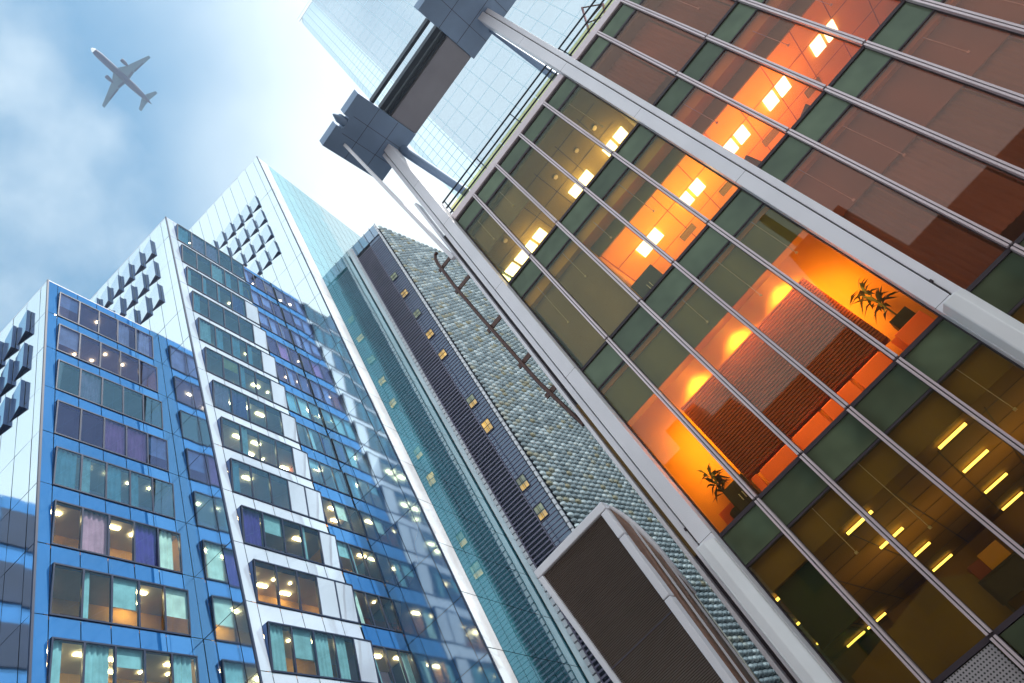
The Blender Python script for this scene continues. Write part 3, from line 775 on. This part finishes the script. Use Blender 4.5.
for t0 in (.55,): lv.hexa([fpt(.06, t0+.002, -.01), fpt(.92, t0+.002, -.01), fpt(.92, t0+.002, .0), fpt(.06, t0+.002, .0), fpt(.06, t0, -.01), fpt(.92, t0, -.01), fpt(.92, t0, .0), fpt(.06, t0, .0)], 1)
lv.build('louvre_face', [M['louvre'], M['lead']], vb)
bk = MB(); bk.hexa([fpt(0.02, 1, .12), fpt(.98, 1, .12), fpt(.98, 1, 1.2), fpt(.02, 1, 1.2), fpt(.02, .01, .12), fpt(.98, .01, .12), fpt(.98, .28, 1.2), fpt(.02, .28, 1.2)])
bk.build('body', M['louvre'], vb)
# curved brown side wing with a pale rim
wing = MB(); pts = []
n = 14
for i in range(n+1):
    s = i/n
    y = .1+1.25*s; ztop = TR[2]-.05-.9*s-1.5*s*s
    pts.append((TR[0]+.02+.06*math.sin(s*3.14), y, ztop)); pts.append((TR[0]+.0, y, 4.0))
wing.add(pts, [(2*i, 2*i+1, 2*i+3, 2*i+2) for i in range(n)], 0, True)
wing.build('side_wing', mirror_glass('brown_wing_glass', (.22, .10, .06), (1, .85, .75), .12), vb)
rim = MB()
rim.tube([pts[2*i] for i in range(n+1)], [.05+.05*math.sin(3.14*i/n) for i in range(n+1)], 8)
rim.build('rim', M['metal'], vb)
for j in (4, 9):
    k = MB(); p = pts[2*j]; k.box(p[0]+.0, p[0]+.04, p[1]-.015, p[1]+.015, 4.0, p[2]); k.build('rib', M['metal'], vb)
lg = MB(); lg.box(fpt(.1, 1)[0], fpt(.9, 1)[0], .2, 1.0, 0, fpt(0, 1)[2]); lg.build('plinth', M['concrete'], vb)

# ------------------------------------------------------------------ far pale tower behind the office
OFF = 45
rootT = empty('glass_tower', wF(0, OFF, 0), RZ, 'pale distant glass tower with a fine grid behind the roof canopy', 'tower')
k_ = (15+OFF)/15
uL = -13.2
HT = 197
def grid_glass(name, body, tint, sx, sz, r0, line=.05):
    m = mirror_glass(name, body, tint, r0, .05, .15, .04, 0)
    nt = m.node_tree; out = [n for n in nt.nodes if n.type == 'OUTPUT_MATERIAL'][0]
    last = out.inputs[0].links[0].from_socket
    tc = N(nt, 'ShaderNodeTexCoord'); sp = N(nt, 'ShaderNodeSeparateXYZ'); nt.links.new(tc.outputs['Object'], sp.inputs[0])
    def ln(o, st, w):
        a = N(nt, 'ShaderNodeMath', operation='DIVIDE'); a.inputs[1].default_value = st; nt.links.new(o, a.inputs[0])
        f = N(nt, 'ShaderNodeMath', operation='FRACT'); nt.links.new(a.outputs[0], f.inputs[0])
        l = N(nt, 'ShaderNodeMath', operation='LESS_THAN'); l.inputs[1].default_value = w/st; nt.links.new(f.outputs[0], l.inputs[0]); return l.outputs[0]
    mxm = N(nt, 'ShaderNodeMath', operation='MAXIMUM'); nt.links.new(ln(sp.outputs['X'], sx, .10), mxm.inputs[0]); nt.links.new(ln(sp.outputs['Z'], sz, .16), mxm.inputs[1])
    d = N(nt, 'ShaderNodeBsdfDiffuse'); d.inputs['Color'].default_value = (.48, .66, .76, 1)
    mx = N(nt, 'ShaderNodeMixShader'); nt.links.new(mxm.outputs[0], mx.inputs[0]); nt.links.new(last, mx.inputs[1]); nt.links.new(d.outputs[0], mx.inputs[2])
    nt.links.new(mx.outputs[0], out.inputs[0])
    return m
gm = grid_glass('haze_pale_grid_glass', (.42, .66, .78), (.85, .97, 1.0), 1.5, 1.95, .5)  # pale body colour stands in for haze over the far tower
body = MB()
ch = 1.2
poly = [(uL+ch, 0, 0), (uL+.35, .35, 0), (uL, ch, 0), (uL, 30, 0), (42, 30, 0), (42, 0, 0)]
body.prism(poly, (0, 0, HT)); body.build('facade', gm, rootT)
wing2 = MB(); wing2.box(uL+6.2, 42.1, -.8, -.02, 0, HT-.5); wing2.build('front_bay', grid_glass('haze_pale_wide_grid_glass', (.42, .52, .60), (.88, .95, 1.0), 3.0, 3.9, .5), rootT)  # front bay body kept pale as painted haze too
pp = MB(); pp.box(uL-.1, 42, -.05, .1, HT, HT+.25); pp.box(uL-.1, 42, -.05, .05, HT+2.2, HT+2.4)
for i in range(30): pp.box(uL+i*1.5, uL+i*1.5+.08, -.05, .05, HT+.25, HT+2.2)
pp.build('roof_rail', M['metal'], rootT)

# ------------------------------------------------------------------ airliner
Pn, Pt = Vector((-88.0, 64.7, 400)), Vector((-92.2, 99.5, 400))
ax = (Pn-Pt).normalized(); lat = Vector((-ax.y, ax.x, 0))
pl = empty('airliner', (Pn+Pt)/2, math.atan2(ax.y, ax.x), 'twin-engine airliner seen from below, crossing the blue sky', 'airplane')
pl.rotation_euler = (R(24), 0, math.atan2(ax.y, ax.x))
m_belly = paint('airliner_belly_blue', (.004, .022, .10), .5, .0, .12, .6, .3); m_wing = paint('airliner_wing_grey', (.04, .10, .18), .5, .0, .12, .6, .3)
Lf = 35.0
prof = [(17.5, .05), (17.2, .5), (16.4, 1.0), (15, 1.4), (13, 1.65), (8, 1.7), (-6, 1.7), (-11, 1.35), (-15, .7), (-17.5, .2)]
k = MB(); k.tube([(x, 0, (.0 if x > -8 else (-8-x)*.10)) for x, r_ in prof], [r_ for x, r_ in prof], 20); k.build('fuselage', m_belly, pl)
k = MB(); k.tube([(17.55, 0, 0), (17.25, 0, 0), (16.5, 0, 0), (16.0, 0, .0)], [.04, .53, 1.03, 1.2], 20); k.build('nose', M['white_metal'], pl)
for s in (-1, 1):
    k = MB(); q = [(4.6, s*1.2, -.7), (-2.6, s*1.2, -.7), (-2.2, s*5.5, -.4), (-3.4, s*17.4, .9), (-2.1, s*17.4, .9), (2.2, s*5.2, -.45)]
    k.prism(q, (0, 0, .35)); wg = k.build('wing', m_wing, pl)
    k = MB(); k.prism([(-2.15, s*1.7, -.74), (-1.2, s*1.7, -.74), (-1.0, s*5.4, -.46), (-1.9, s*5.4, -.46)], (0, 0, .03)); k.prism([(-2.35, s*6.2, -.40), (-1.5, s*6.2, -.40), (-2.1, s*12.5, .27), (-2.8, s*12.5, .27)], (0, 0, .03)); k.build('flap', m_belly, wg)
    k = MB(); k.tube([(5.8, s*5.6, -1.5), (5.2, s*5.6, -1.5), (3.6, s*5.6, -1.45), (1.8, s*5.6, -1.2)], [.75, .95, .9, .45], 16); k.build('engine', m_belly, pl)
    k = MB(); k.prism([(-12.2, s*.6, .7), (-15.6, s*.6, .8), (-16.4, s*6.4, 1.1), (-15.0, s*6.4, 1.1)], (0, 0, .2)); k.build('tailplane', m_wing, pl)
k = MB(); k.prism([(-11.5, -.15, 1.2), (-15.8, -.15, 1.4), (-17.4, -.1, 6.5), (-15.4, -.1, 6.5)], (0, .3, 0)); k.build('tail_fin', m_belly, pl)

# ------------------------------------------------------------------ air
hm, hnt, hout = newmat('city_haze')
pv = N(hnt, 'ShaderNodeVolumePrincipled'); pv.inputs['Color'].default_value = (.80, .92, 1, 1); pv.inputs['Density'].default_value = .00042; pv.inputs['Anisotropy'].default_value = .3
hnt.links.new(pv.outputs[0], hout.inputs['Volume'])
hb = MB(); hb.box(-310, 310, -310, 310, -1, 412)
tag(hb.build('haze', hm), kind='stuff')

# ------------------------------------------------------------------ sky, sun, camera
SUN_AZ, SUN_EL = R(80), R(48)                                            # azimuth clockwise from +Y
w = bpy.data.worlds.new('World'); S.world = w; w.use_nodes = True
nt = w.node_tree; nt.nodes.clear()
out = N(nt, 'ShaderNodeOutputWorld'); bg = N(nt, 'ShaderNodeBackground')
sky = N(nt, 'ShaderNodeTexSky', sky_type='NISHITA', sun_disc=False)
sky.sun_elevation = SUN_EL; sky.sun_rotation = SUN_AZ; sky.dust_density = .4; sky.air_density = 1.2; sky.ozone_density = .6
tc = N(nt, 'ShaderNodeTexCoord')
mpg = N(nt, 'ShaderNodeMapping'); mpg.inputs['Scale'].default_value = (1, 1, .7); mpg.inputs['Location'].default_value = (.55, .1, .3)
nt.links.new(tc.outputs['Generated'], mpg.inputs[0])
no = N(nt, 'ShaderNodeTexNoise'); no.inputs['Scale'].default_value = 2.6; no.inputs['Detail'].default_value = 7; no.inputs['Roughness'].default_value = .55
nt.links.new(mpg.outputs[0], no.inputs['Vector'])
# thin bright haze towards the sun side, low in the sky and behind the viewer; clearer blue high on the left
def mth(op, a, b=None, c=None):
    n = N(nt, 'ShaderNodeMath', operation=op)
    for q, v in enumerate((a, b, c)):
        if v is None: continue
        if isinstance(v, (int, float)): n.inputs[q].default_value = v
        else: nt.links.new(v, n.inputs[q])
    return n.outputs[0]
def dotp(v):
    n = N(nt, 'ShaderNodeVectorMath', operation='DOT_PRODUCT'); n.inputs[1].default_value = v
    nt.links.new(tc.outputs['Generated'], n.inputs[0]); return n.outputs['Value']
def ramp(v, a, b, lo=0, hi=1):
    n = N(nt, 'ShaderNodeMapRange', interpolation_type='SMOOTHSTEP')
    for k_i, x in zip(('From Min', 'From Max', 'To Min', 'To Max'), (a, b, lo, hi)): n.inputs[k_i].default_value = x
    nt.links.new(v, n.inputs['Value']); return n.outputs[0]
nz = mth('SUBTRACT', no.outputs['Fac'], .5)
h1 = ramp(mth('MULTIPLY_ADD', nz, .16, dotp((.6, .35, -.55))), -.62, -.39, .04, 1)
h2 = ramp(mth('MULTIPLY_ADD', nz, 1.0, dotp((0, -1, 0))), -.05, .45, 0, .9)
h3 = ramp(mth('MULTIPLY_ADD', nz, .4, dotp((0, 0, -1))), -.75, -.35, 0, .85)
cb = ramp(dotp((-.43, .18, .885)), .955, .995, 0, .20)
cl = ramp(mth('ADD', no.outputs['Fac'], cb), .52, .90, 0, .75)
hz = mth('MAXIMUM', mth('MAXIMUM', h1, h2), mth('MAXIMUM', h3, cl))
hz = mth('MINIMUM', hz, .97)
tn = N(nt, 'ShaderNodeMix', data_type='RGBA', blend_type='MULTIPLY'); tn.inputs[0].default_value = 1; tn.inputs[7].default_value = (.62, 1.24, 1.30, 1)
nt.links.new(sky.outputs[0], tn.inputs[6])
mx = N(nt, 'ShaderNodeMix', data_type='RGBA'); mx.inputs[7].default_value = (6.3, 7.0, 7.3, 1)
nt.links.new(hz, mx.inputs[0]); nt.links.new(tn.outputs[2], mx.inputs[6])
bg.inputs['Strength'].default_value = .125
nt.links.new(mx.outputs[2], bg.inputs[0]); nt.links.new(bg.outputs[0], out.inputs[0])

sl = bpy.data.lights.new('sun', 'SUN'); sl.energy = 3.6; sl.angle = R(.5); sl.color = (1, .94, .86)
so = bpy.data.objects.new('sun', sl); COL.objects.link(so)
sd = Vector((math.sin(SUN_AZ)*math.cos(SUN_EL), math.cos(SUN_AZ)*math.cos(SUN_EL), math.sin(SUN_EL)))
so.rotation_euler = sd.to_track_quat('Z', 'Y').to_euler(); so.location = (0, 0, 120)

cam = bpy.data.cameras.new('camera'); co = bpy.data.objects.new('camera', cam); COL.objects.link(co); S.camera = co
cam.sensor_width = 36; cam.lens = 694.14*36/1024; cam.clip_end = 5000
pt, ro, hd = R(43.677), R(-37.188), R(-9.9)
fh = Vector((math.sin(hd), math.cos(hd), 0)); rt0 = Vector((math.cos(hd), -math.sin(hd), 0))
fw = fh*math.cos(pt)+Vector((0, 0, math.sin(pt))); up0 = -fh*math.sin(pt)+Vector((0, 0, math.cos(pt)))
rt = rt0*math.cos(ro)+up0*math.sin(ro); up = -rt0*math.sin(ro)+up0*math.cos(ro)
co.matrix_world = Matrix(((rt.x, up.x, -fw.x, 0), (rt.y, up.y, -fw.y, 0), (rt.z, up.z, -fw.z, 1.7), (0, 0, 0, 1)))

S.view_settings.view_transform = 'Standard'; S.view_settings.look = 'None'; S.view_settings.exposure = .5; S.view_settings.gamma = 1
S.render.engine = 'CYCLES'
cy = S.cycles; cy.use_denoising = True; cy.max_bounces = 10; cy.glossy_bounces = 6; cy.transparent_max_bounces = 24; cy.diffuse_bounces = 3
cy.sample_clamp_indirect = 6; cy.caustics_reflective = False; cy.caustics_refractive = False
